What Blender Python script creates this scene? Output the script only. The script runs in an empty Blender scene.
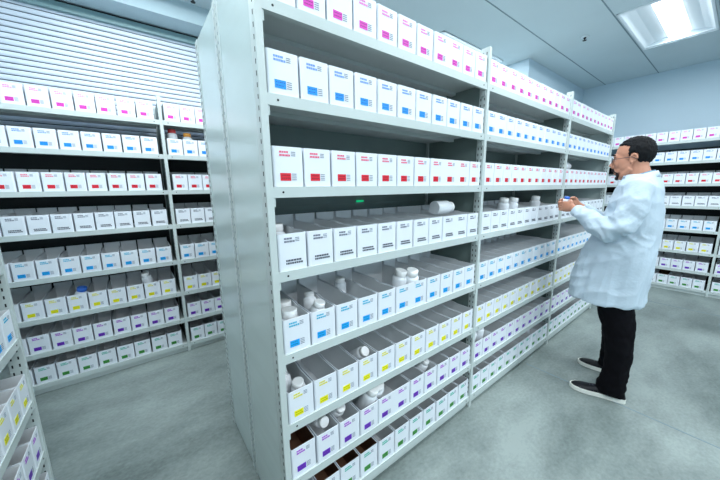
import bpy, bmesh, math, random
from mathutils import Vector, Matrix, noise
random.seed(7)
S = bpy.context.scene
COL = S.collection
# ---------------------------------------------------------------- camera
F_PX, PITCH, YAW, ROLL = 290.764, -0.17486, 0.65344, -0.013515
CAM = Vector((-0.3431, -0.8861, 1.3742))
fw = Vector((math.sin(YAW)*math.cos(PITCH), math.cos(YAW)*math.cos(PITCH), math.sin(PITCH)))
rt0 = fw.cross(Vector((0, 0, 1))).normalized(); up0 = rt0.cross(fw)
rt = rt0*math.cos(ROLL)+up0*math.sin(ROLL); up = -rt0*math.sin(ROLL)+up0*math.cos(ROLL)
cd = bpy.data.cameras.new('camera'); co = bpy.data.objects.new('camera', cd); COL.objects.link(co)
cd.sensor_width = 36; cd.lens = F_PX*36/720; cd.clip_start = .02
M = Matrix((rt, up, -fw)).transposed().to_4x4(); M.translation = CAM
co.matrix_world = M
S.camera = co
# ---------------------------------------------------------------- world, exposure, ceiling lamps
w = bpy.data.worlds.new('world'); S.world = w; w.use_nodes = True
w.node_tree.nodes['Background'].inputs[0].default_value = (.62, .8, .85, 1)
w.node_tree.nodes['Background'].inputs[1].default_value = .05
S.view_settings.view_transform = 'Standard'; S.view_settings.look = 'None'
S.view_settings.exposure = -0.04; S.view_settings.gamma = 1; S.view_settings.use_curve_mapping = False
LAMP_W = 34.0
LAMP_COL = (.895, .965, 1.0)
ZC = 2.886
TROFFERS = [(3.29, -.535), (.85, -.535), (-.75, 1.1), (2.25, 1.1), (-.37, -2.3), (2.07, -2.3), (-.37, -3.7), (2.07, -3.7), (-1.45, -.535)]   # min corner, each 1.16 x .55; last three unseen, added to brighten bins and end panel
TX, TY = 1.16, .55

# ---------------------------------------------------------------- materials
def lin(c): return tuple(((v/255)/12.92 if v/255 <= .04045 else ((v/255+.055)/1.055)**2.4) for v in c)+(1,)
MATS = {}
def mat(name, rgb, rough=.5, metal=0, spec=.5, noise_s=None, amt=.1, bump=None, bump_scale=40, emit=None, stretch=None, coat=0):
    m = bpy.data.materials.new(name); m.use_nodes = True
    nt = m.node_tree; b = nt.nodes['Principled BSDF']
    c = lin(rgb)
    b.inputs['Base Color'].default_value = c; b.inputs['Roughness'].default_value = rough
    b.inputs['Metallic'].default_value = metal; b.inputs['Specular IOR Level'].default_value = spec
    b.inputs['Coat Weight'].default_value = coat
    if noise_s or bump:
        tc = nt.nodes.new('ShaderNodeTexCoord'); mp = nt.nodes.new('ShaderNodeMapping')
        nt.links.new(tc.outputs['Object'], mp.inputs[0])
        if stretch: mp.inputs['Scale'].default_value = stretch
    if noise_s:
        n = nt.nodes.new('ShaderNodeTexNoise'); n.inputs['Scale'].default_value = noise_s; n.inputs['Detail'].default_value = 5
        nt.links.new(mp.outputs[0], n.inputs['Vector'])
        r = nt.nodes.new('ShaderNodeValToRGB')
        r.color_ramp.elements[0].position = .3; r.color_ramp.elements[1].position = .7
        r.color_ramp.elements[0].color = tuple(v*(1-amt) for v in c[:3])+(1,)
        r.color_ramp.elements[1].color = tuple(min(1, v*(1+amt)) for v in c[:3])+(1,)
        nt.links.new(n.outputs[0], r.inputs[0]); nt.links.new(r.outputs[0], b.inputs['Base Color'])
    if bump:
        n2 = nt.nodes.new('ShaderNodeTexNoise'); n2.inputs['Scale'].default_value = bump_scale; n2.inputs['Detail'].default_value = 3
        nt.links.new(mp.outputs[0], n2.inputs['Vector'])
        bp = nt.nodes.new('ShaderNodeBump'); bp.inputs['Strength'].default_value = bump; bp.inputs['Distance'].default_value = .01
        nt.links.new(n2.outputs[0], bp.inputs['Height']); nt.links.new(bp.outputs[0], b.inputs['Normal'])
    if emit:
        b.inputs['Emission Color'].default_value = (*LAMP_COL, 1); b.inputs['Emission Strength'].default_value = emit
    MATS[name] = m
    return m
mat('shelf_paint', (200, 210, 208), .38, noise_s=3, amt=.03)
mat('panel_paint', (206, 220, 218), .22, bump=.6, bump_scale=1.3, stretch=(.3, .6, 3.2), noise_s=2, amt=.03)
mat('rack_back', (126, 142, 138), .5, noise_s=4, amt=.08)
mat('shaded_back', (26, 34, 36), .6, noise_s=4, amt=.1)  # grey metal backs, with the deep shade behind the bins put into the colour
mat('slot_dark', (18, 26, 30), .7)
mat('bin_white', (236, 241, 248), .5, noise_s=8, amt=.015)
mat('bin_inside', (244, 247, 250), .6)
mat('bin_kraft', (120, 84, 62), .7, noise_s=30, amt=.15)
mat('print_grey', (140, 150, 165), .6)
mat('wall_paint', (196, 216, 228), .75, noise_s=2, amt=.02)
mat('ceiling_paint', (196, 212, 218), .85, noise_s=1.5, amt=.03)
mat('seam_grey', (120, 142, 152), .8)
mat('beam_paint', (176, 198, 206), .5, noise_s=2, amt=.05)
mat('shutter_metal', (216, 226, 238), .35, noise_s=3, amt=.03)
mat('shutter_gap', (52, 66, 78), .6)
mat('hood_metal', (120, 152, 156), .4, noise_s=3, amt=.05)
mat('lamp_pan', (226, 236, 242), .4)
mat('lamp_lens', (255, 255, 255), .4, emit=3.2)
mat('bottle_white', (240, 243, 247), .3)
mat('cap_white', (250, 250, 250), .35)
mat('cap_orange', (235, 160, 60), .4); mat('cap_red', (200, 60, 60), .4); mat('cap_blue', (60, 120, 220), .35)
mat('skin', (196, 138, 112), .5, noise_s=25, amt=.06)
mat('hair_black', (9, 10, 14), .75, spec=.25, bump=.8, bump_scale=90, stretch=(1, 1, .3))
mat('beard_black', (34, 24, 24), .7)
mat('coat_white', (192, 208, 220), .8, bump=.25, bump_scale=60)
mat('shirt_blue', (110, 140, 165), .8, noise_s=60, amt=.4)
mat('trousers_black', (5, 5, 10), .9, spec=.15, bump=.3, bump_scale=30)
mat('shoe_black', (10, 13, 20), .5, spec=.3, noise_s=20, amt=.3)
mat('sole_white', (240, 240, 232), .6)
mat('lens_glass', (200, 225, 235), .1); MATS['lens_glass'].node_tree.nodes['Principled BSDF'].inputs['Alpha'].default_value = .35
mat('frame_dark', (50, 50, 60), .3)
mat('eye_white', (235, 235, 235), .2)
# row colours: name, block, upper text
ROWS = {8: ('magenta', (226, 62, 190), (232, 130, 205)), 7: ('bright blue', (0, 150, 255), (120, 160, 225)), 6: ('red', (226, 20, 48), (235, 110, 140)),
        5: ('black printed', (80, 84, 96), (120, 124, 140)), 4: ('azure', (0, 168, 245), (60, 180, 215)), 3: ('yellow', (245, 240, 0), (230, 226, 70)),
        2: ('purple', (110, 40, 190), (170, 70, 205)), 1: ('green', (60, 150, 60), (60, 185, 165))}
for k, (n, a, b_) in ROWS.items():
    mat('ink_%d' % k, a, .5); mat('text_%d' % k, b_, .5)
# concrete floor
m = mat('concrete', (150, 166, 166), .42, spec=.4)
nt = m.node_tree; b = nt.nodes['Principled BSDF']
tc = nt.nodes.new('ShaderNodeTexCoord')
def fl_noise(scale, det, st):
    mp = nt.nodes.new('ShaderNodeMapping'); mp.inputs['Scale'].default_value = st; mp.inputs['Rotation'].default_value = (0, 0, .3)
    nt.links.new(tc.outputs['Object'], mp.inputs[0])
    n = nt.nodes.new('ShaderNodeTexNoise'); n.inputs['Scale'].default_value = scale; n.inputs['Detail'].default_value = det; n.inputs['Roughness'].default_value = .6
    nt.links.new(mp.outputs[0], n.inputs['Vector']); return n
n1 = fl_noise(1.1, 4, (1, 2.0, 1)); n2 = fl_noise(45, 8, (1, 1.4, 1))
mx = nt.nodes.new('ShaderNodeMix'); mx.inputs[0].default_value = .25
nt.links.new(n1.outputs[0], mx.inputs[2]); nt.links.new(n2.outputs[0], mx.inputs[3])
r = nt.nodes.new('ShaderNodeValToRGB')
r.color_ramp.elements[0].position = .36; r.color_ramp.elements[0].color = lin((95, 106, 104))
r.color_ramp.elements[1].position = .64; r.color_ramp.elements[1].color = lin((152, 163, 160))
nt.links.new(mx.outputs[0], r.inputs[0]); nt.links.new(r.outputs[0], b.inputs['Base Color'])
mr = nt.nodes.new('ShaderNodeMapRange'); mr.inputs[3].default_value = .3; mr.inputs[4].default_value = .6
nt.links.new(n1.outputs[0], mr.inputs[0]); nt.links.new(mr.outputs[0], b.inputs['Roughness'])

# ---------------------------------------------------------------- mesh helpers
class MB:
    def __init__(s): s.v = []; s.f = []; s.m = []; s.mats = []; s.sm = []
    def mi(s, name):
        if name not in s.mats: s.mats.append(name)
        return s.mats.index(name)
    def face(s, pts, mname, smooth=False):
        i = len(s.v); s.v += [tuple(p) for p in pts]; s.f.append(tuple(range(i, i+len(pts)))); s.m.append(s.mi(mname)); s.sm.append(smooth)
    def box(s, x0, x1, y0, y1, z0, z1, mname, bottom=None):
        i = len(s.v); k = s.mi(mname)
        s.v += [(x, y, z) for z in (z0, z1) for y in (y0, y1) for x in (x0, x1)]
        for n_, q in enumerate(((0, 2, 3, 1), (4, 5, 7, 6), (0, 1, 5, 4), (2, 6, 7, 3), (0, 4, 6, 2), (1, 3, 7, 5))):
            s.f.append(tuple(i+a for a in q)); s.m.append(s.mi(bottom) if (bottom and n_ == 0) else k); s.sm.append(False)
        return s
    def prism(s, poly, axis, a, b_, mname):   # poly of 2D points extruded on an axis (0,1,2) from a to b
        n = len(poly); i = len(s.v); k = s.mi(mname)
        def mk(p, t):
            return (t, p[0], p[1]) if axis == 0 else ((p[0], t, p[1]) if axis == 1 else (p[0], p[1], t))
        s.v += [mk(p, a) for p in poly]+[mk(p, b_) for p in poly]
        s.f.append(tuple(range(i, i+n))[::-1]); s.m.append(k); s.sm.append(False)
        s.f.append(tuple(range(i+n, i+2*n))); s.m.append(k); s.sm.append(False)
        for j in range(n):
            s.f.append((i+j, i+(j+1) % n, i+n+(j+1) % n, i+n+j)); s.m.append(k); s.sm.append(False)
        return s
    def lathe(s, prof, mname, seg=20, c=(0, 0, 0), axis='z'):
        i = len(s.v); k = s.mi(mname); n = len(prof)
        for r_, z in prof:
            for j in range(seg):
                a = 2*math.pi*j/seg; p = (r_*math.cos(a), r_*math.sin(a), z)
                if axis == 'x': p = (p[2], p[0], p[1])
                s.v.append((p[0]+c[0], p[1]+c[1], p[2]+c[2]))
        for t in range(n-1):
            for j in range(seg):
                s.f.append((i+t*seg+j, i+t*seg+(j+1) % seg, i+(t+1)*seg+(j+1) % seg, i+(t+1)*seg+j)); s.m.append(k); s.sm.append(True)
        s.f.append(tuple(i+j for j in range(seg))[::-1]); s.m.append(k); s.sm.append(False)
        s.f.append(tuple(i+(n-1)*seg+j for j in range(seg))); s.m.append(k); s.sm.append(False)
        return s
    def rings(s, rings, mname, cap=True):
        i = len(s.v); k = s.mi(mname); n = len(rings[0])
        for r_ in rings: s.v += [tuple(p) for p in r_]
        for t in range(len(rings)-1):
            for j in range(n):
                s.f.append((i+t*n+j, i+t*n+(j+1) % n, i+(t+1)*n+(j+1) % n, i+(t+1)*n+j)); s.m.append(k); s.sm.append(True)
        if cap:
            s.f.append(tuple(i+j for j in range(n))[::-1]); s.m.append(k); s.sm.append(True)
            s.f.append(tuple(i+(len(rings)-1)*n+j for j in range(n))); s.m.append(k); s.sm.append(True)
        return s
    def ell(s, c, r_, mname, seg=20, rot=None):
        R_ = rot or Matrix.Identity(3); rr = []
        for a in range(1, 12):
            th = math.pi*a/12
            rr.append([Vector(c)+R_ @ Vector((r_[0]*math.sin(th)*math.cos(2*math.pi*j/seg), r_[1]*math.sin(th)*math.sin(2*math.pi*j/seg), -r_[2]*math.cos(th))) for j in range(seg)])
        return s.rings(rr, mname)
    def tube(s, pts, rad, mname, seg=14, hint=(0, 0, 1)):   # rad: r or (side, other)
        pts = [Vector(p) for p in pts]; rr = []
        for i, p in enumerate(pts):
            t = (pts[min(i+1, len(pts)-1)]-pts[max(i-1, 0)]).normalized()
            h = Vector(hint)
            a = t.cross(h)
            if a.length < .05: a = t.cross(Vector((0, 1, 0)))
            a.normalize(); b2 = a.cross(t).normalized()
            q = rad[i]; q = q if isinstance(q, tuple) else (q, q)
            rr.append([p+a*q[0]*math.cos(2*math.pi*j/seg)+b2*q[1]*math.sin(2*math.pi*j/seg) for j in range(seg)])
        return s.rings(rr, mname)
    def mesh(s, name):
        me = bpy.data.meshes.new(name); me.from_pydata(s.v, [], s.f)
        for m_ in s.mats: me.materials.append(MATS[m_])
        me.polygons.foreach_set('material_index', s.m); me.polygons.foreach_set('use_smooth', s.sm)
        bm = bmesh.new(); bm.from_mesh(me); bmesh.ops.recalc_face_normals(bm, faces=bm.faces); bm.to_mesh(me); bm.free()
        return me
    def build(s, name, parent=None, loc=(0, 0, 0), rz=0):
        o = bpy.data.objects.new(name, s.mesh(name)); COL.objects.link(o); o.location = loc; o.rotation_euler.z = rz
        if parent: o.parent = parent
        return o
def empty(name, loc=(0, 0, 0), rz=0, parent=None):
    o = bpy.data.objects.new(name, None); COL.objects.link(o); o.location = loc; o.rotation_euler.z = rz; o.empty_display_size = .1
    if parent: o.parent = parent
    return o
def tag(o, label=None, cat=None, group=None, kind=None):
    if label: o['label'] = label
    if cat: o['category'] = cat
    if group: o['group'] = group
    if kind: o['kind'] = kind
    return o
def struct(o): o['kind'] = 'structure'; return o

# ---------------------------------------------------------------- room
X0, X1, Y0, Y1 = -1.5, 5.56, -4.5, 2.36
XK, YK = 3.602, .879          # the wall corner behind the central rack
o = MB().box(X0-.1, X1+.1, Y0-.1, Y1+.1, -.1, 0, 'concrete').build('floor'); struct(o)
for i, (a, b_, c, d) in enumerate([(1.949, 1.955, Y0, -.02), (4.4, 4.406, Y0, YK)]):
    struct(MB().box(a, b_, c, d, 0, .0012, 'seam_grey').build('trim_%d' % (i+1)))
# ceiling with openings for the recessed troffers
xs = sorted({X0, X1, *[t[0] for t in TROFFERS], *[t[0]+TX for t in TROFFERS]}); ys = sorted({Y0, Y1, *[t[1] for t in TROFFERS], *[t[1]+TY for t in TROFFERS]})
cb = MB()
for i in range(len(xs)-1):
    for j in range(len(ys)-1):
        mxx, myy = (xs[i]+xs[i+1])/2, (ys[j]+ys[j+1])/2
        if any(t[0] < mxx < t[0]+TX and t[1] < myy < t[1]+TY for t in TROFFERS): continue
        cb.box(xs[i], xs[i+1], ys[j], ys[j+1], ZC, ZC+.12, 'ceiling_paint')
struct(cb.build('ceiling'))
k = 4
for y in (-2.36, -1.76, -1.16, -.56, .033, .607, 1.72):
    struct(MB().box(X0, X1 if y < .8 else XK, y-.005, y+.005, ZC-.002, ZC+.001, 'seam_grey').build('trim_%d' % k)); k += 1
struct(MB().box(X1, X1+.1, Y0-.1, YK, 0, ZC, 'wall_paint').build('wall_right'))
struct(MB().box(XK, X1+.1, YK, Y1+.1, 0, ZC, 'wall_paint').build('wall_corner'))
struct(MB().box(X0-.1, X0, Y0-.1, Y1+.1, 0, ZC, 'wall_paint').build('wall_left'))
struct(MB().box(X0, X1, Y0-.1, Y0, 0, ZC, 'wall_paint').build('wall_front'))
struct(MB().box(X0, XK, Y1, Y1+.1, 0, ZC, 'wall_paint').build('wall_back'))
# ceiling beam in front of the shutter
struct(MB().box(X0, XK, 2.08, 2.30, 2.743, ZC, 'beam_paint').build('trim_%d' % k)); k += 1
# roller shutter: curtain + hood + guide
sh = tag(empty('roller_shutter', (.4, 2.34, 0)), 'white slatted metal roller shutter across the wall behind the left rack', 'roller shutter')
cu = MB(); z = 0.02; p_ = .0388
SX0, SX1 = -1.85, 2.5
while z < 2.69:
    cu.prism([(0.012, z), (-.006, z+.001), (-.010, z+.010), (-.010, z+.026), (-.007, z+p_-.007), (.012, z+p_-.006)], 0, SX0, SX1, 'shutter_metal')
    cu.box(SX0, SX1, .000, .012, z+p_-.006, z+p_, 'shutter_gap')
    z += p_
cu.build('curtain', sh)
MB().box(SX0-.02, SX1+.02, -.045, .015, 2.674, 2.728, 'hood_metal').box(SX0-.02, SX1+.02, -.030, .015, 2.728, 2.743, 'slot_dark').build('hood', sh)
for a in (SX0-.04, SX1): MB().box(a, a+.04, -.03, .015, 0, 2.674, 'shelf_paint').build('guide_rail', sh)

# troffers
TL = ['recessed ceiling light above the man, bright lens in white pan', 'recessed ceiling light over the central rack aisle nearest the camera', 'recessed ceiling light over the aisle by the roller shutter',
      'recessed ceiling light over the far end of the shutter aisle', 'recessed ceiling light at the front of the room behind the camera', 'recessed ceiling light behind the camera, toward the far wall', 'added unseen fill light in the front row, left', 'added unseen fill light in the front row, right', 'added unseen fill light over the gap between left edge rack and camera']
for i, (tx, ty) in enumerate(TROFFERS):
    t = tag(empty('ceiling_light', (tx+TX/2, ty+TY/2, ZC)), TL[i], 'ceiling light', 'recessed ceiling lights')
    p = MB(); a, b_ = TX/2, TY/2
    prof = [(-b_, -.004), (-b_+.02, -.004), (-.18, .045), (-.10, .062), (.10, .062), (.18, .045), (b_-.02, -.004), (b_, -.004), (b_, .1), (-b_, .1)]
    p.prism(prof, 0, -a, a, 'lamp_pan'); p.build('housing', t)
    f = MB()
    f.box(-a, a, -b_, -b_+.012, -.006, .0, 'lamp_pan'); f.box(-a, a, b_-.012, b_, -.006, 0, 'lamp_pan')
    for s_ in (-1, 1):
        xa, xb = sorted((s_*a, s_*(a-.012))); f.box(xa, xb, -b_, b_, -.006, 0, 'lamp_pan')
        xa, xb = sorted((s_*a, s_*(a-.05))); f.prism([(xa, 0), (xb, 0), ((xa if s_ < 0 else xb), .06)], 1, -b_+.02, b_-.02, 'lamp_pan')
    f.build('frame', t)
    l = MB(); l.prism([(-.085, .060), (-.075, .04), (-.04, .026), (0, .021), (.04, .026), (.075, .04), (.085, .060)], 0, -a+.045, a-.045, 'lamp_lens'); l.build('lens', t)
    ld = bpy.data.lights.new('lamp_tube', 'AREA'); ld.shape = 'RECTANGLE'; ld.size = TX-.15; ld.size_y = .18; ld.energy = LAMP_W*(1.25 if ty < -3 else (1.0 if ty < -1 else .82)); ld.color = LAMP_COL
    lo = bpy.data.objects.new('lamp_tube', ld); COL.objects.link(lo); lo.parent = t; lo.location = (0, 0, .017)
# sprinklers
for (x, y, lb) in ((3.542, .318, 'small dark sprinkler head in the ceiling above the central rack'), (.21, 1.98, 'small dark sprinkler head in the ceiling near the beam at upper left')):
    t = tag(empty('sprinkler', (x, y, ZC)), lb, 'sprinkler', 'ceiling sprinklers')
    MB().lathe([(.035, 0), (.034, -.004), (.02, -.006)], 'lamp_pan', 20).build('escutcheon', t)
    MB().lathe([(.012, -.004), (.012, -.015), (.005, -.018), (.004, -.03), (.018, -.031), (.018, -.034)], 'slot_dark', 14).build('nozzle', t)

# ---------------------------------------------------------------- racks
Z = {1: .074, 2: .298, 3: .537, 4: .811, 5: 1.108, 6: 1.383, 7: 1.656, 8: 1.909}
BAY = 1.209; PW = .022; HR = 2.082
def rack(name_label, loc, rz, nb, depth, backmat, clips=False, slots=True, group=None, mirror=False):
    t = tag(empty('shelving_rack', loc, rz), name_label, 'shelving rack', group)
    for b_ in range(nb):
        xa, xb = b_*BAY, (b_+1)*BAY-PW
        for lv, z in Z.items():
            s = MB()
            s.box(xa+.001, xb-.001, .004, depth-.02, z-.004, z-.001, 'shelf_paint')
            s.prism([(.0, z), (.0, z-.034), (.016, z-.034), (.016, z-.030), (.003, z-.030), (.003, z-.004), (.02, z-.004), (.02, z)], 0, xa+.0005, xb-.0005, 'shelf_paint')
            s.box(xa+.01, xb-.01, depth*.45, depth*.45+.03, z-.02, z-.004, 'shelf_paint')
            for hx in (xa+.033, xb-.033):
                s.prism([(hx+.0035*math.cos(a*.785), z-.017+.0035*math.sin(a*.785)) for a in range(8)], 1, -.0008, .001, 'slot_dark')
            s.build('shelf', t)
            if clips and lv < 9:
                for hx in ((xa, xa+.008), (xb-.008, xb)):
                    MB().box(hx[0], hx[1], .005, .03, z-.062, z-.034, 'shelf_paint').build('shelf_clip', t)
        # base strip below the lowest shelf
        MB().box(xa+.001, xb-.001, .018, .022, 0, Z[1]-.034, 'shelf_paint').build('base_strip', t)
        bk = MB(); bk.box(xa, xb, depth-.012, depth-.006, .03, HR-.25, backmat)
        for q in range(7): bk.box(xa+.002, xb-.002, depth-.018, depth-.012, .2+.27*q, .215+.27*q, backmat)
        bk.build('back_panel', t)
    for b_ in range(nb+1):
        xa = b_*BAY-PW
        p = MB()
        p.box(xa, xa+PW, -.002, .002, 0, HR, 'shelf_paint')              # face
        p.box(xa, xa+.002, .002, .042, 0, HR, 'shelf_paint'); p.box(xa+PW-.002, xa+PW, .002, .042, 0, HR, 'shelf_paint')
        p.box(xa+.002, xa+PW-.002, .040, .042, 0, HR, 'shelf_paint')
        if slots:
            z = .03
            while z < HR-.03:
                for sx in (xa-.0006, xa+PW-.0004):
                    p.box(sx, sx+.001, .010, .0145, z, z+.013, 'slot_dark')
                    if 0 < b_ < nb+1: p.box(sx, sx+.001, .030, .0345, z, z+.013, 'slot_dark')
                z += .0315
        p.build('post', t)
        q = MB(); q.box(xa, xa+PW, depth-.03, depth, 0, HR, 'shelf_paint')
        if b_ in (0, nb):
            sx = xa-.0006 if b_ == 0 else xa+PW-.0004; z = .03
            while z < HR-.03: q.box(sx, sx+.001, depth-.012, depth-.0085, z, z+.010, 'seam_grey'); z += .0315
        q.build('rear_post', t)
        if 0 < b_ < nb:
            # sheet side brace between bays, behind the post
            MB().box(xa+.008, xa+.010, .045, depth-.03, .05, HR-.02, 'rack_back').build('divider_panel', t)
        else:
            ex = xa+.003 if b_ == 0 else xa+PW-.005
            MB().box(ex-.002, ex+.002, .042, depth-.03, .01, HR-.003, 'panel_paint').build('end_panel', t)
    return t
mat('strip_green', (20, 200, 120), .4, emit=None)
b_ = MATS['strip_green'].node_tree.nodes['Principled BSDF']; b_.inputs['Emission Color'].default_value = (0, .8, .3, 1); b_.inputs['Emission Strength'].default_value = .5
DP = .409
rc = rack('long pale grey central shelving rack facing the man, its steel end panel nearest the camera', (0, 0, 0), 0, 3, DP, 'rack_back', clips=True)
rr = rack('rear half of the central double rack, seen only by its slotted grey end panel', (3*BAY-PW, .831, 0), math.pi, 3, .409, 'rack_back')
rl = rack('pale grey shelving rack standing before the white roller shutter', (-.102-BAY, 1.886, 0), 0, 4, .42, 'shaded_back')
rb = rack('shelving rack along the far wall behind the man', (5.116, .42+.0, 0), -math.pi/2, 3, .42, 'shaded_back')
rn = rack('shelving rack at the lower left edge of the photo, seen steeply from its aisle', (-.77, .806-3*BAY, 0), math.pi/2, 3, .42, 'shaded_back')
ig = MB().box(-.024, .024, -.004, 0, -.005, .005, 'strip_green').build('green_strip', rc, (.635, .389, 1.307)); ig['label'] = 'small green glowing strip'  # thin emissive strip for a green smear on the back panel
# ---------------------------------------------------------------- bins
BW = .107; BH = .124; BT = .0025; BD = .33; BB = .130
def ring_pts(w, inset):
    r_ = .006; a = inset; pts = []
    x0, x1 = -w/2+a, w/2-a; y0, y1 = a, BD-a; rr_ = max(r_-a, .001)
    def h(y):
        if y < .11: return BH
        if y < .135: return BH+(BB-BH)*(y-.11)/.025
        return BB if y < y1-.007 else BB+.028
    # starts rear left, runs forward, round the front, and back
    seq = [(x0, y1), (x0, y1-.006), (x0, y1-.008), (x0, .135), (x0, .11), (x0, .03)]
    for s_ in range(4):
        t = math.pi+s_*(math.pi/2)/3; seq.append((x0+rr_+rr_*math.cos(t), y0+rr_+rr_*math.sin(t)))
    for s_ in range(4):
        t = 1.5*math.pi+s_*(math.pi/2)/3; seq.append((x1-rr_+rr_*math.cos(t), y0+rr_+rr_*math.sin(t)))
    seq += [(x1, .03), (x1, .11), (x1, .135), (x1, y1-.008), (x1, y1-.006), (x1, y1)]
    return [(x, y, h(y)) for x, y in seq]
def bin_body(w, inner='bin_inside'):
    m_ = MB(); O = ring_pts(w, 0); I = ring_pts(w, BT); n = len(O)
    for i in range(n):
        j = (i+1) % n; a, b_ = O[i], O[j]; c, d = I[i], I[j]
        m_.face([(a[0], a[1], .0005), (b_[0], b_[1], .0005), b_, a], 'bin_white')
        m_.face([a, b_, d, c], 'bin_white')
        m_.face([(c[0], c[1], BT), (d[0], d[1], BT), d, c], inner)
    m_.face([(p[0], p[1], .0005) for p in O], 'bin_white'); m_.face([(p[0], p[1], BT) for p in I], inner)
    me = m_.mesh('bin_body')
    bm = bmesh.new(); bm.from_mesh(me); bmesh.ops.remove_doubles(bm, verts=bm.verts, dist=1e-5); bmesh.ops.recalc_face_normals(bm, faces=bm.faces); bm.to_mesh(me); bm.free()
    return me
def label_mesh(k, part):
    m_ = MB(); y = -.0006; rnd = random.Random(k*7+part); c = -BW/2
    def q(x0, x1, z0, z1, mn, yy=y): m_.box(x0, x1, yy, .0003, z0, z1, mn)
    if part == 0:
        for r_, zz in enumerate((.1045, .0945)):
            x = c+.024
            while x < c+.059-(.010 if r_ == 0 else 0):
                l = rnd.uniform(.005, .010); q(x, x+l, zz, zz+.0060, 'text_%d' % k); x += l+.0012
        for zz in (.096, .1015, .107): q(c+.0635, c+.078, zz, zz+.0025, 'print_grey')
    elif k == 5:
        for zz in (.030, .0205):
            x = c+.027
            while x < c+.082:
                l = rnd.uniform(.004, .009); q(x, x+l, zz, zz+.0062, 'ink_5'); x += l+.0014
    else:
        q(c+.024, c+.060, .019, .043, 'ink_%d' % k)
        for zz in (.035, .026):
            x = c+.028
            while x < c+.053:
                l = rnd.uniform(.003, .007); q(x, x+l, zz, zz+.0022, 'ink_dim_%d' % k, -.0009); x += l+.0014
        for zz in (.021, .027, .033, .039): q(c+.063, c+.079, zz, zz+.0025, 'print_grey')
    return m_.mesh('label')
for k, (n, a, b_) in ROWS.items(): mat('ink_dim_%d' % k, tuple(int(v*.62) for v in a), .5)
BODY = {}; LABEL = {}
def body_me(n, inner='bin_inside'):
    if (n, inner) not in BODY: BODY[(n, inner)] = bin_body(BW*n-.0055, inner)
    return BODY[(n, inner)]
def label_me(k, part):
    if (k, part) not in LABEL: LABEL[(k, part)] = label_mesh(k, part)
    return LABEL[(k, part)]
def label_xs(n): return [BW*(i-(n-1)/2) for i in range(n)]
ORD = ['', 'first', 'second', 'third', 'fourth', 'fifth', 'sixth', 'seventh', 'eighth', 'ninth', 'tenth', 'eleventh', 'twelfth']
LEV = {8: 'top', 7: 'second', 6: 'third', 5: 'fourth', 4: 'fifth', 3: 'sixth', 2: 'seventh', 1: 'bottom'}
def proj(p):
    q = Vector(p)-CAM; z = q.dot(fw)
    if z < .05: return None
    return 360+F_PX*q.dot(rt)/z, 240-F_PX*q.dot(up)/z, z
SPOTS = []     # dict: pos, rz, level, n, label, group
# centre rack rows of the nearest bay: slot widths as the photo shows them
B1 = {8: [1]*7+[2, 1, 1], 7: [1]*11, 6: [1]*7+[3, 1], 5: [1]*8+[2, 1], 4: [1]*5+[2]+[1]*4, 3: [1]*11, 2: [1]*4+[2]+[1]*5, 1: [1]*11}
def row(widths, start, gap=0): # centres from slot starts
    out = []; x = start
    for n in widths: out.append((x+BW*n/2+gap, n)); x += BW*n
    return out
rnd = random.Random(3)
CB = {}
for k in range(1, 9):
    for bay in range(3):
        if bay == 0: ws = B1[k]
        else:
            ws = []; tot = 0
            while tot < 11:
                n = 2 if (rnd.random() < .13 and tot < 10) else 1
                ws.append(n); tot += n
        for i, (cx, n) in enumerate(row(ws, bay*BAY+.004)):
            CB[(k, bay, i)] = (cx, n)
            where = ('near', 'middle', 'far')[bay]
            col = ROWS[k][0]
            kind = {1: '', 2: 'double-width ', 3: 'triple-width '}[n]
            lab = '%swhite %s-label bin, %s from left, %s shelf%s, %s bay of central rack' % (kind, col.replace(' printed', '').replace('bright ', ''), ORD[i+1], LEV[k], ' down' if k not in (1, 8) else '', where)
            SPOTS.append(dict(p=(cx+rnd.uniform(-.0006, .0006), .003+rnd.uniform(0, .004), Z[k]), rz=rnd.uniform(-.004, .004), k=k, n=n, lab=lab,
                              g='%s-label bins on the %s shelf of the central rack' % (col, LEV[k]), key=('c', k, bay, i)))
# left rack: bay left of the upright, and bay right of it
for k in range(1, 9):
    off = rnd.uniform(0, .02)
    for i in range(9):       # leftwards from the upright
        cx = -.102-PW-.022-off*.5-BW*(i+.5)-(.008*i*.3)-(rnd.random() < .25)*.002
        SPOTS.append(dict(p=(cx, 1.886+.003+rnd.uniform(0, .012), Z[k]), rz=rnd.uniform(-.012, .012), k=k, n=1,
                          lab='white %s-label bin, %s left of the upright, %s shelf%s, rack before roller shutter' % (ROWS[k][0].replace(' printed', '').replace('bright ', ''), ORD[i+1], LEV[k], ' down' if k not in (1, 8) else ''),
                          g='%s-label bins on the %s shelf of the shutter rack' % (ROWS[k][0], LEV[k]), key=('l', k, i)))
    for i in range(11):
        cx = -.102+.006+off*.6+BW*(i+.5)
        SPOTS.append(dict(p=(cx, 1.886+.003+rnd.uniform(0, .012), Z[k]), rz=rnd.uniform(-.012, .012), k=k, n=1,
                          lab='white %s-label bin, %s right of the upright, %s shelf%s, rack before roller shutter' % (ROWS[k][0].replace(' printed', '').replace('bright ', ''), ORD[i+1], LEV[k], ' down' if k not in (1, 8) else ''),
                          g='%s-label bins on the %s shelf of the shutter rack' % (ROWS[k][0], LEV[k]), key=('r', k, i), far=i > 2))
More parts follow.
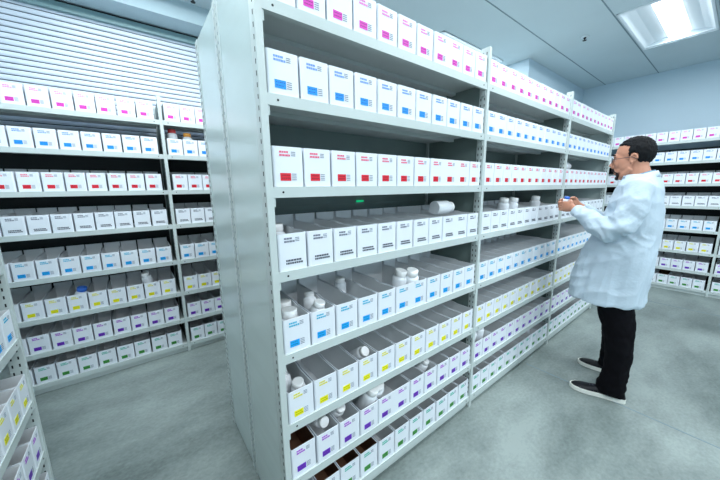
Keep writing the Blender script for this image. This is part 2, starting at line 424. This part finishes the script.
# right rack (front faces -x)
for k in range(1, 9):
    for i in range(11):
        cy = -.788+PW+.018+BW*(i+.5)+rnd.uniform(-.002, .002)
        SPOTS.append(dict(p=(5.116+.004+rnd.uniform(0, .01), cy, Z[k]), rz=-math.pi/2+rnd.uniform(-.01, .01), k=k, n=1,
                          lab='white %s-label bin, %s left of the right upright, %s shelf%s, far wall rack' % (ROWS[k][0].replace(' printed', '').replace('bright ', ''), ORD[i+1], LEV[k], ' down' if k not in (1, 8) else ''),
                          g='%s-label bins on the %s shelf of the far wall rack' % (ROWS[k][0], LEV[k]), key=('w', k, i), far=i > 8))
    for i in range(6):
        cy = -.788-.008-BW*(i+.5)
        SPOTS.append(dict(p=(5.116+.004, cy, Z[k]), rz=-math.pi/2, k=k, n=1,
                          lab='white %s-label bin, %s right of the right upright, %s shelf%s, far wall rack' % (ROWS[k][0].replace(' printed', '').replace('bright ', ''), ORD[i+1], LEV[k], ' down' if k not in (1, 8) else ''),
                          g='%s-label bins on the %s shelf of the far wall rack' % (ROWS[k][0], LEV[k]), key=('w2', k, i), far=i > 0))
# lower-left rack (front faces +x)
for k in range(1, 5):
    for i in range(8):
        cy = .806-PW-.003-BW*(i+.5)
        SPOTS.append(dict(p=(-.77-.003, cy, Z[k]), rz=math.pi/2+rnd.uniform(-.01, .01), k=k, n=1,
                          lab='white %s-label bin, %s from the far end, %s shelf%s, rack at lower left edge' % (ROWS[k][0].replace(' printed', ''), ORD[i+1], LEV[k], ' down' if k not in (1, 8) else ''),
                          g='%s-label bins on the %s shelf of the lower left rack' % (ROWS[k][0], LEV[k]), key=('n', k, i)))
for s in SPOTS:
    c, sn = math.cos(s['rz']), math.sin(s['rz']); p = Vector(s['p'])
    def W(x, y, z): return p+Vector((c*x-sn*y, sn*x+c*y, z))
    P4 = [proj(W(x, y, z)) for x, y, z in ((-.05*s['n'], 0, 0), (.05*s['n'], 0, 0), (.05*s['n'], 0, BH), (-.05*s['n'], 0, BH))]
    s['vis'] = 0
    if all(P4):
        poly = [(min(max(a[0], 0), 720), min(max(a[1], 0), 480)) for a in P4]
        s['vis'] = abs(sum(poly[i][0]*poly[(i+1) % 4][1]-poly[(i+1) % 4][0]*poly[i][1] for i in range(4)))/2
        u, v = P4[0][0], P4[2][1]
        if s['key'][0] in 'r' and P4[0][0] > 232: s['vis'] = 0                       # behind the end panel
        if s['key'][0] == 'l' or s['key'][0] == 'r':
            pass
        if s['key'][0] == 'w' and u < 652: s['vis'] *= .05                            # behind the man
        if s['key'][0] == 'c' and s['key'][2] == 2 and u > 575 and v > 215: s['vis'] *= .05
order = sorted([s for s in SPOTS if s['vis'] > 4], key=lambda s: -s['vis'])
IND = order[:300]; ids = {id(s) for s in IND}
REST = [s for s in SPOTS if id(s) not in ids and not (s['key'][0] == 'n' and s['vis'] <= 4)]
KRAFT = {('c', 2, 0, 0), ('c', 1, 0, 0), ('c', 1, 0, 1), ('c', 1, 0, 2), ('c', 1, 0, 3), ('w', 1, 3), ('w', 1, 6)}
for s in IND:
    o = bpy.data.objects.new('storage_bin', body_me(s['n'], 'bin_kraft' if s['key'] in KRAFT else 'bin_inside')); COL.objects.link(o)
    o.location = s['p']; o.rotation_euler.z = s['rz']
    tag(o, s['lab'], 'storage bin', s['g'])
    for lx in label_xs(s['n']):
        for part, pn, pl in ((0, 'printed_text', ' small printed text lines'), (1, 'colour_label', ' block label')):
            l = bpy.data.objects.new(pn, label_me(s['k'], part)); COL.objects.link(l); l.parent = o; l.location.x = lx
            l['label'] = ROWS[s['k']][0].replace(' printed', '')+pl
bmr = bmesh.new(); slots_ = []
mnames = ['bin_white', 'bin_inside']
def add_me(me, T):
    tmp = me.copy(); tmp.transform(T)
    n0 = len(bmr.faces)
    idx = []
    for m_ in me.materials:
        if m_ not in slots_: slots_.append(m_)
        idx.append(slots_.index(m_))
    bmr.from_mesh(tmp); bmr.faces.ensure_lookup_table()
    for f in bmr.faces[n0:]: f.material_index = idx[f.material_index]
    bpy.data.meshes.remove(tmp)
for s in REST:
    T = Matrix.Translation(s['p']) @ Matrix.Rotation(s['rz'], 4, 'Z')
    add_me(body_me(s['n']), T)
    for lx in label_xs(s['n']):
        for part in (0, 1): add_me(label_me(s['k'], part), T @ Matrix.Translation((lx, 0, 0)))
me = bpy.data.meshes.new('storage_bins'); bmr.to_mesh(me); bmr.free()
for m_ in slots_: me.materials.append(m_)
o = bpy.data.objects.new('storage_bins', me); COL.objects.link(o)
tag(o, 'small distant white bins filling the far bays of the racks behind and beyond the man', 'storage bins', kind='stuff')

# ---------------------------------------------------------------- bottles in and on the bins
def bottle_parts(r_, h):
    b_ = MB().lathe([(r_*.92, 0), (r_, .003), (r_, h*.70), (r_*.9, h*.76), (r_*.6, h*.80), (r_*.6, h*.84)], 'bottle_white', 20).mesh('bottle')
    c = MB().lathe([(r_*.74, h*.80), (r_*.78, h*.81), (r_*.78, h*.985), (r_*.7, h)], 'cap_white', 20).mesh('cap')
    return b_, c
BSZ = [bottle_parts(.021, .078), bottle_parts(.028, .10), bottle_parts(.036, .14)]
def bottle(p, size, rot, label, cap='cap_white', group='white plastic bottles in the bins'):
    b_, c = BSZ[size]
    if cap != 'cap_white':
        c = c.copy(); c.materials[0] = MATS[cap]
    o = bpy.data.objects.new('bottle', b_); COL.objects.link(o); o.location = p; o.rotation_euler = rot
    co_ = bpy.data.objects.new('cap', c); COL.objects.link(co_); co_.parent = o
    tag(o, label, 'bottle', group)
    return o
PI = math.pi
def cbin(k, bay, i): return CB[(k, bay, i)][0]
def put(k, bay, i, dx, dy, dz, size, rot, label, cap='cap_white'):
    bottle((cbin(k, bay, i)+dx, dy, Z[k]+dz), size, rot, label, cap)
U = (0, 0, 0)
put(5, 0, 0, 0, .15, .0035, 2, U, 'white bottle standing in the leftmost black-label bin of the central rack')
put(5, 0, 8, -.09, .075, .127+.0355, 2, (0, PI/2, 0), 'large white bottle lying on the double black-label bin beside the first upright')
put(4, 0, 0, -.008, .05, .0035, 2, (0, 0, 0), 'white bottle in the leftmost azure-label bin, central rack')
put(4, 0, 0, .008, .135, .0035, 2, U, 'taller white bottle behind another in the leftmost azure-label bin')
put(4, 0, 1, -.012, .06, .05, 1, (.25, .15, 0), 'tilted white bottle in the second azure-label bin, central rack')
put(4, 0, 1, .012, .13, .05, 1, (-.3, .1, 0), 'white bottle behind the tilted one, second azure-label bin')
put(4, 0, 5, -.04, .08, .045, 2, (.2, .1, 0), 'left white bottle sticking out of the double azure-label bin')
put(4, 0, 5, .035, .06, .045, 2, (.25, -.1, 0), 'right white bottle sticking out of the double azure-label bin')
put(4, 0, 3, -.01, .20, .06, 1, U, 'white bottle at the back of the fourth azure-label bin')
put(3, 0, 0, -.012, .10, .045, 1, (-.25, -.12, 0), 'white bottle leaning left in the first yellow-label bin')
put(3, 0, 0, .016, .055, .035, 1, (.18, -.12, 0), 'white bottle leaning right in the first yellow-label bin')
put(3, 0, 3, .012, .13, .06, 1, (.9, .1, 0), 'white bottle lying in the fourth yellow-label bin, central rack')
put(2, 0, 1, .0, .14, .095, 1, (1.25, 0, .1), 'white bottle with its cap end forward above the second purple-label bin')
put(2, 0, 2, -.01, .13, .06, 1, (.7, .1, 0), 'white bottle tilted in the third purple-label bin, central rack')
put(2, 0, 3, .015, .08, .055, 2, (.4, .2, 0), 'white bottle upright in the fourth purple-label bin')
put(2, 0, 4, -.058, .10, .06, 2, (.5, -.2, 0), 'white bottle at left in the double purple-label bin')
put(2, 0, 6, -.01, .09, .06, 1, (.4, .2, 0), 'white bottle poking from the bin past the double purple one')
for j, (k, i, dx, s_) in enumerate(((5, 0, 0, 1), (5, 3, 0, 2), (5, 4, 0, 2), (5, 7, 0, 2), (2, 0, 0, 2), (2, 1, .0, 2))):
    nm = ['small white bottle just right of the first upright above black-label bins', 'first white bottle in the middle bay above the black-label bins', 'second white bottle in the middle bay above the black-label bins',
          'rightmost white bottle above the black-label bins of the middle bay', 'tall white bottle above the first purple-label bin of the middle bay', 'tall white bottle above the second purple-label bin of the middle bay'][j]
    put(k, 1, i, dx, .08, .055, s_, (.15, .1*(-1)**j, 0), nm)
put(7, 1, 5, 0, .12, .07, 1, U, 'bottle top above the blue-label bins of the middle bay')
put(6, 2, 0, .03, .10, .055, 2, (0, 0, 0), 'white bottle standing left above the red-label bins of the far bay')
put(6, 2, 2, 0, .12, .127+.037, 2, (0, PI/2, 0), 'white bottle lying on the red-label bins of the far bay')
put(1, 1, 7, 0, .08, .07, 2, U, 'white bottle above the green-label bins at the end of the middle bay')
# left rack odds: coloured caps in the blue row, right of the upright
bottle((-.102+.06, 1.98, Z[7]+.065), 2, U, 'white bottle with red cap above the first blue-label bin right of the upright', 'cap_red')
bottle((-.102+.165, 1.98, Z[7]+.045), 2, U, 'white bottle with orange cap in the second blue-label bin right of the upright', 'cap_orange')
bottle((-.745, 1.98, Z[3]+.025), 2, (.2, .2, 0), 'white bottle with blue cap in a yellow-label bin of the shutter rack', 'cap_blue')
bottle((-.32, 1.97, Z[3]+.06), 2, (.1, -.2, 0), 'white bottle with white cap in a yellow-label bin of the shutter rack')

# ---------------------------------------------------------------- the man
man = tag(empty('person', (2.13, -.47, 0)), 'dark haired man in glasses and long white lab coat holding a small bottle', 'person')
inv = Vector((2.13, -.47, 0))
def remesh(mb, vox, name, smooth=2, disp=None, mname=None):
    me_ = mb.mesh(name+'_src'); ob = bpy.data.objects.new('tmp', me_); COL.objects.link(ob)
    md = ob.modifiers.new('r', 'REMESH'); md.mode = 'VOXEL'; md.voxel_size = vox; md.use_smooth_shade = True
    if smooth:
        sm = ob.modifiers.new('s', 'SMOOTH'); sm.factor = .5; sm.iterations = smooth
    dg = bpy.context.evaluated_depsgraph_get(); dg.update()
    out = bpy.data.meshes.new_from_object(ob.evaluated_get(dg)); out.name = name
    bpy.data.objects.remove(ob)
    out.materials.clear(); out.materials.append(MATS[mname])
    if disp:
        bm = bmesh.new(); bm.from_mesh(out); bm.normal_update()
        for v in bm.verts: v.co += v.normal*disp(v.co)
        bm.to_mesh(out); bm.free()
    out.transform(Matrix.Translation(-inv))
    out.polygons.foreach_set('use_smooth', [True]*len(out.polygons))
    o_ = bpy.data.objects.new(name, out); COL.objects.link(o_); o_.parent = man
    return o_
def child(mb, name, parent=None):
    me_ = mb.mesh(name); me_.transform(Matrix.Translation(-inv))
    o_ = bpy.data.objects.new(name, me_); COL.objects.link(o_); o_.parent = parent or man
    return o_
HX = 2.13
tilt = Matrix.Rotation(-.20, 3, 'X')
B = MB(); s_ = 'skin'
# head
B.ell((HX, -.452, 1.572), (.072, .092, .088), s_, 28, tilt)
B.ell((HX, -.412, 1.520), (.062, .058, .080), s_, 24, tilt)
B.tube([(HX, -.42, 1.49), (HX, -.40, 1.45), (HX, -.402, 1.418)], [(.056, .050), (.046, .044), (.026, .020)], s_, 20)
B.tube([(HX-.05, -.45, 1.475), (HX-.035, -.415, 1.435), (HX, -.400, 1.418)], [.018, .017, .017], s_)
B.tube([(HX+.05, -.45, 1.475), (HX+.035, -.415, 1.435), (HX, -.400, 1.418)], [.018, .017, .017], s_)
B.tube([(HX, -.363, 1.548), (HX, -.352, 1.522), (HX, -.343, 1.492), (HX, -.352, 1.482)], [.009, .010, .014, .012], s_)
B.ell((HX-.012, -.356, 1.484), (.009, .010, .008), s_, 10); B.ell((HX+.012, -.356, 1.484), (.009, .010, .008), s_, 10)
B.tube([(HX-.045, -.378, 1.552), (HX-.02, -.361, 1.556), (HX+.02, -.361, 1.556), (HX+.045, -.378, 1.552)], [.010, .011, .011, .010], s_)
B.ell((HX, -.369, 1.455), (.022, .010, .006), s_, 14); B.ell((HX, -.372, 1.443), (.019, .010, .007), s_, 14)
B.ell((HX-.036, -.383, 1.505), (.02, .02, .022), s_, 14); B.ell((HX+.036, -.383, 1.505), (.02, .02, .022), s_, 14)
for sx in (-1, 1):
    cx = HX+sx*.074
    B.tube([(cx+sx*.004, -.462+.026*math.cos(a)*.62, 1.530+.027*math.sin(a)) for a in [i*.55-1.2 for i in range(9)]], [.0055]*9, s_, 8, hint=(1, 0, 0))
    B.ell((cx-sx*.002, -.462, 1.53), (.006, .012, .021), s_, 10)
    B.ell((cx, -.454, 1.506), (.006, .008, .009), s_, 10)
B.ell((HX, -.432, 1.462), (.054, .048, .036), s_, 20, tilt); B.ell((HX, -.400, 1.428), (.028, .020, .020), s_, 14)
B.ell((HX-.04, -.43, 1.49), (.022, .04, .035), s_, 14); B.ell((HX+.04, -.43, 1.49), (.022, .04, .035), s_, 14)
# neck, trunk, arms, legs (under the clothes)
B.tube([(HX, -.50, 1.36), (HX, -.49, 1.42), (HX, -.468, 1.48), (HX, -.465, 1.53)], [.062, .056, .056, .06], s_, 20)
B.tube([(HX, -.48, .80), (HX, -.48, .92), (HX, -.485, 1.08), (HX, -.50, 1.25), (HX, -.505, 1.35), (HX, -.50, 1.39)], [(.15, .10), (.15, .10), (.135, .09), (.16, .10), (.15, .085), (.08, .06)], s_, 24, hint=(0, 1, 0))
ARM_N = [(1.965, -.515, 1.36), (1.925, -.50, 1.24), (1.905, -.455, 1.115), (1.925, -.36, 1.15), (1.965, -.27, 1.19), (2.0, -.205, 1.222)]
ARM_F = [(2.295, -.515, 1.36), (2.345, -.485, 1.24), (2.36, -.44, 1.07), (2.31, -.34, 1.10), (2.23, -.26, 1.16), (2.165, -.195, 1.225)]
for A in (ARM_N, ARM_F): B.tube([(HX, -.505, 1.34)]+A, [.05, .052, .045, .04, .038, .032, .026], s_, 14)
LEG_N = [(2.045, -.475, .83), (2.025, -.475, .62), (2.0, -.52, .44), (1.985, -.54, .3), (1.98, -.54, .09)]
LEG_F = [(2.215, -.475, .83), (2.235, -.46, .62), (2.265, -.46, .44), (2.29, -.46, .3), (2.31, -.455, .09)]
for A in (LEG_N, LEG_F): B.tube(A, [.085, .075, .055, .05, .038], s_, 14)
def hand(wr, pc, fwd, side, nrm, curl, thumb_side):
    # wr wrist, pc palm centre, fwd along the palm, side across the knuckles, nrm out of the back of the hand
    wr, pc, fwd, side, nrm = [Vector(a) for a in (wr, pc, fwd, side, nrm)]
    fwd.normalize(); side.normalize(); nrm.normalize()
    B.tube([wr, wr.lerp(pc, .5), pc, pc+fwd*.028, pc+fwd*.042], [(.022, .018), (.028, .016), (.036, .015), (.037, .014), (.034, .011)], s_, 16, hint=nrm)
    L = [.036, .041, .038, .030]
    for i in range(4):
        base = pc+fwd*.034+side*(.026-.0175*i)*thumb_side
        p = base.copy(); pts = [p-fwd*.01, p]; a = curl[0]
        for jn, fr in enumerate((1.0, .72, .55)):
            d = fwd*math.cos(a)-nrm*math.sin(a); p = p+d*L[i]*fr; pts.append(p.copy()); a += curl[1]
        B.tube(pts, [.0085, .0085, .0080, .0074, .0058], s_, 10, hint=side)
    tb = pc-fwd*.012+side*.030*thumb_side
    B.tube([pc-fwd*.02+side*.012*thumb_side, tb, tb+(fwd*.6+side*.5*thumb_side-nrm*.5).normalized()*.028, tb+(fwd*.9+side*.25*thumb_side-nrm*.7).normalized()*.055], [.013, .012, .0095, .0075], s_, 10, hint=nrm)
hand((1.998, -.208, 1.222), (2.022, -.168, 1.232), (.35, .93, .05), (.1, -.02, 1), (-1, .35, .12), (.15, .55), 1)
hand((2.168, -.200, 1.222), (2.135, -.160, 1.250), (-.5, .85, .05), (-.1, -.02, 1), (1, .5, .1), (.2, .6), 1)
body = remesh(B, .0042, 'body', 2, None, 'skin')
# hair
H = bmesh.new(); bmesh.ops.create_icosphere(H, subdivisions=5, radius=1)
for v in H.verts:
    d = v.co.copy(); n_ = noise.noise(Vector((d.x*9, d.y*9, d.z*5)))*.05+noise.noise(d*26)*.035
    q = tilt @ Vector((d.x*.078*(1+n_), d.y*(.0975-.007*max(0, -d.y))*(1+n_), d.z*.094*(1+n_)))
    v.co = Vector((HX, -.456, 1.572))+q
def keep(c):
    y, z = c.y+.456, c.z-1.572
    side_ = abs(c.x-HX)
    if z > .042 - (0 if y > 0 else .03) and y < .085: return True
    if y > .058: return z > .050
    if y > .026: return z > .034+.3*max(0, y-.03)
    if y > .008: return z > -.030
    if y > -.02: return z > -.012
    return z > -.135+.35*(y+.09)
dl = [v for v in H.verts if not keep(v.co)]
bmesh.ops.delete(H, geom=dl, context='VERTS')
ext = bmesh.ops.solidify(H, geom=H.faces[:], thickness=.012)
hm = bpy.data.meshes.new('hair'); H.to_mesh(hm); H.free(); hm.materials.append(MATS['hair_black']); hm.transform(Matrix.Translation(-inv))
hm.polygons.foreach_set('use_smooth', [True]*len(hm.polygons))
ho = bpy.data.objects.new('hair', hm); COL.objects.link(ho); ho.parent = man
# eyes, brows, beard, glasses
for sx in (-1, 1):
    e = MB().ell((HX+sx*.031, -.3735, 1.529), (.013, .009, .007), 'eye_white', 12); e.ell((HX+sx*.031, -.3665, 1.527), (.0055, .004, .005), 'frame_dark', 10); child(e, 'eye')
    child(MB().tube([(HX+sx*.013, -.353, 1.556), (HX+sx*.030, -.355, 1.562), (HX+sx*.048, -.370, 1.556)], [.003, .0042, .002], 'hair_black', 8), 'eyebrow')
bd = MB().tube([(HX-.030, -.377, 1.455), (HX-.015, -.360, 1.466), (HX, -.354, 1.469), (HX+.015, -.360, 1.466), (HX+.030, -.377, 1.455)], [.006, .008, .008, .008, .006], 'beard_black', 10)
bd.tube([(HX-.022, -.388, 1.428), (HX-.01, -.382, 1.418), (HX, -.380, 1.416), (HX+.01, -.382, 1.418), (HX+.022, -.388, 1.428)], [.007, .011, .012, .011, .007], 'beard_black', 10)
for sx in (-1, 1): bd.tube([(HX+sx*.030, -.380, 1.455), (HX+sx*.030, -.384, 1.440), (HX+sx*.022, -.388, 1.428)], [.006, .007, .009], 'beard_black', 8)
child(bd, 'beard')
g = MB()
for sx in (-1, 1):
    c = Vector((HX+sx*.034, -.349, 1.527))
    rim = [c+Vector((.025*math.cos(a), -.010*abs(math.cos(a))*(1 if sx*math.cos(a) > 0 else 0), .017*math.sin(a))) for a in [i*PI/8 for i in range(17)]]
    g.tube(rim, [.0016]*17, 'frame_dark', 6, hint=(0, 1, 0))
    g.tube([(HX+sx*.059, -.359, 1.533), (HX+sx*.078, -.40, 1.535), (HX+sx*.083, -.452, 1.541), (HX+sx*.081, -.475, 1.528)], [.0022, .0018, .0018, .002], 'frame_dark', 6)
g.tube([(HX-.009, -.349, 1.53), (HX, -.346, 1.533), (HX+.009, -.349, 1.53)], [.0015]*3, 'frame_dark', 6)
gl = child(g, 'glasses')
for sx in (-1, 1):
    lm = MB(); c = Vector((HX+sx*.034, -.350, 1.527)); lm.rings([[c+Vector((.024*math.cos(a), dy, .016*math.sin(a))) for a in [i*PI/8 for i in range(16)]] for dy in (0, -.0012)], 'lens_glass'); child(lm, 'lens', gl)
# trousers
T = MB(); s_ = 'trousers_black'
T.tube([(HX, -.478, .9), (HX, -.478, .78), (HX, -.475, .72)], [(.165, .115), (.175, .12), (.16, .11)], s_, 24, hint=(0, 1, 0))
def leg(rows):
    T.rings([[Vector((x+rx*math.cos(a), y+ry*math.sin(a), z)) for a in [i*PI/12 for i in range(24)]] for (x, y, z, rx, ry) in rows], s_)
leg([(2.045, -.475, .82, .095, .11), (2.03, -.472, .62, .09, .096), (2.01, -.505, .50, .08, .088), (1.998, -.528, .40, .073, .074), (1.988, -.537, .28, .067, .066), (1.982, -.532, .16, .064, .066), (1.978, -.522, .075, .064, .076), (1.978, -.525, .04, .062, .074)])
leg([(2.215, -.470, .82, .095, .11), (2.235, -.458, .62, .088, .092), (2.258, -.455, .45, .076, .078), (2.28, -.455, .28, .066, .066), (2.30, -.452, .12, .062, .066), (2.31, -.45, .045, .06, .072)])
def wr_t(c):
    lo_ = max(0, 1-abs(c.z-.12)/.16)
    return (.006*noise.noise(Vector((c.x*8, c.y*8, c.z*12)))+lo_*.006*noise.noise(Vector((c.x*6, c.y*6+c.z*10, c.z*36)))+.005*noise.noise(c*30))
tr = remesh(T, .008, 'trousers', 3, wr_t, 'trousers_black')
# coat
C = MB(); s_ = 'coat_white'
rows = [(.622, -.216, -.600, .225), (.64, -.214, -.606, .227), (.68, -.216, -.610, .225), (.75, -.222, -.614, .218), (.87, -.243, -.620, .208), (.95, -.262, -.622, .200), (1.03, -.290, -.622, .195), (1.12, -.318, -.621, .192), (1.20, -.345, -.618, .192),
        (1.28, -.372, -.611, .190), (1.34, -.390, -.602, .180), (1.38, -.402, -.594, .155), (1.41, -.412, -.583, .115), (1.438, -.425, -.566, .078)]
rg = []
for z, yf, yb, hw in rows:
    cy, ry = (yf+yb)/2, (yf-yb)/2; ring = []
    for i in range(40):
        a = 2*PI*i/40; ca, sa = math.cos(a), math.sin(a); e_ = .8
        ring.append(Vector((HX+hw*math.copysign(abs(ca)**e_, ca), cy+ry*math.copysign(abs(sa)**e_, sa), z)))
    rg.append(ring)
C.rings(rg, s_)
def sleeve(A, r_, flip=1):
    C.tube(A, r_, s_, 20)
sleeve([(2.03, -.508, 1.375), (1.968, -.512, 1.352), (1.928, -.508, 1.25), (1.905, -.475, 1.135), (1.905, -.42, 1.105), (1.922, -.36, 1.135), (1.955, -.29, 1.178), (1.990, -.222, 1.218)], [.05, .074, .074, .074, .074, .068, .058, .042])
sleeve([(2.23, -.508, 1.375), (2.292, -.512, 1.352), (2.34, -.490, 1.25), (2.362, -.45, 1.09), (2.355, -.405, 1.075), (2.31, -.34, 1.09), (2.24, -.265, 1.155), (2.172, -.196, 1.222)], [.05, .070, .066, .062, .060, .055, .048, .038])
def fold(v):   # soft ridge: sharp crest, broad valley
    return 1-2*abs(noise.noise(v))-.55
def wr_c(c):
    d = .007*noise.noise(Vector((c.x*5, c.y*5, c.z*5)))
    low = min(1, max(0, (1.12-c.z)/.4))
    d += low*(.020*noise.noise(Vector((c.x*11, c.y*11, c.z*1.6+3)))+.012*fold(Vector((c.x*16, c.y*16+c.z*2, c.z*.8+5)))+.004*fold(Vector((c.x*9+c.z*3, c.y*9+c.z*5, c.z*3))))
    arm = max(0, 1-abs((c-Vector((1.905, -.44, 1.15))).length)/.26)
    d += arm*.016*fold(Vector((c.x*5, c.y*9+c.z*9, c.z*15-c.y*15)))
    arm2 = max(0, 1-abs((c-Vector((1.96, -.27, 1.19))).length)/.12)
    d += arm2*.010*fold(Vector((c.x*6, c.y*30, c.z*8)))
    d += .008*fold(Vector((c.x*7+2, c.y*7+c.z*6, c.z*8)))
    return d
coat = remesh(C, .006, 'lab_coat', 3, wr_c, 'coat_white')
# coat collar, lapels, shirt collar
cl = MB()
def collar(mb, rr_, z0, z1, lift, mname, th=.004, a0=-2.5, a1=2.5, cyy=-.492, ry=1.0):
    n = 24; O = []
    for i in range(n+1):
        a = a0+(a1-a0)*i/n
        sx, sy = math.sin(a), -math.cos(a)
        f = (1-math.cos(a))/2     # 0 at nape, 1 at throat
        O.append((sx, sy, f))
    rings = []
    for sx, sy, f in O:
        zz0 = z0-f*lift; zz1 = z1-f*lift
        rings.append([Vector((HX+sx*(rr_+.016), cyy+sy*(rr_+.014)*ry, zz0)), Vector((HX+sx*(rr_), cyy+sy*rr_*ry, zz1)), Vector((HX+sx*(rr_-th), cyy+sy*(rr_-th)*ry, zz1-.003)), Vector((HX+sx*(rr_-th), cyy+sy*(rr_-th)*ry, zz0-.01))])
    mb.rings(rings, mname)
collar(cl, .074, 1.425, 1.457, .05, 'coat_white')
child(cl, 'collar', coat)
sc = MB(); collar(sc, .061, 1.42, 1.462, .045, 'shirt_blue', a0=-2.9, a1=2.9)
sc.tube([(HX-.03, -.428, 1.408), (HX-.012, -.408, 1.375), (HX, -.398, 1.33)], [(.02, .006), (.03, .008), (.03, .008)], 'shirt_blue', 10, hint=(0, 1, 0))
child(sc, 'shirt_collar')
# lapel edge and patch pocket
lp = MB()
for sx in (-1, 1):
    lp.prism([(HX+sx*.005, 1.18), (HX+sx*.075, 1.33), (HX+sx*.06, 1.40), (HX+sx*.085, 1.425), (HX+sx*.05, 1.432)][::sx], 1, 0, .005, 'coat_white')
vv = []
for v in lp.v:
    x, y, z = v; t = min(1, max(0, (z-1.2)/.24)); yy = -.337-.085*t - .9*abs(x-HX)**1.6
    vv.append((x, y+yy, z))
lp.v = vv; child(lp, 'lapel', coat)
# shoes
def shoe(heel, toe):
    heel, toe = Vector(heel), Vector(toe); L = (toe-heel).length; d = (toe-heel)/L; sd = Vector((d.y, -d.x, 0))
    prof = [(0, .018, .03), (.03, .030, .062), (.12, .036, .078), (.25, .036, .085), (.38, .035, .080), (.5, .038, .062), (.65, .045, .050), (.8, .044, .044), (.92, .034, .037), (.98, .018, .030)]
    rings = []
    for t, hw, h in prof:
        c = heel+d*L*t; ring = []
        for i in range(16):
            a = 2*PI*i/16; ring.append(c+sd*hw*math.cos(a)+Vector((0, 0, .020+(h-.02)*max(0, math.sin(a))**.8)))
        rings.append(ring)
    up_ = MB().rings(rings, 'shoe_black')
    sh_ = child(up_, 'shoe')
    out = [(p[0], p[1]+.004) for p in prof]
    poly = [heel+d*L*t+sd*hw for t, hw in out]+[heel+d*(L+.004)]+[heel+d*L*t-sd*hw for t, hw in reversed(out)]
    la = MB()
    for t in (.46, .52, .58, .64):
        hz = .020+{.46: .048, .52: .041, .58: .036, .64: .031}[t]; c = heel+d*L*t
        la.tube([c-sd*.022+Vector((0, 0, hz-.010)), c+Vector((0, 0, hz+.001)), c+sd*.022+Vector((0, 0, hz-.010))], [.0025]*3, 'frame_dark', 6)
    child(la, 'laces', sh_)
    so = MB(); so.prism([(p.x, p.y) for p in poly], 2, .0005, .027, 'sole_white'); child(so, 'sole', sh_)
shoe((2.008, -.598, 0), (1.922, -.322, 0)); shoe((2.318, -.535, 0), (2.300, -.262, 0))
# the small bottle he holds
hb = bottle((2.082, -.125, 1.222), 0, (.15, -.1, 0), 'small white bottle with blue cap held in the man\'s hands', 'cap_blue', None)
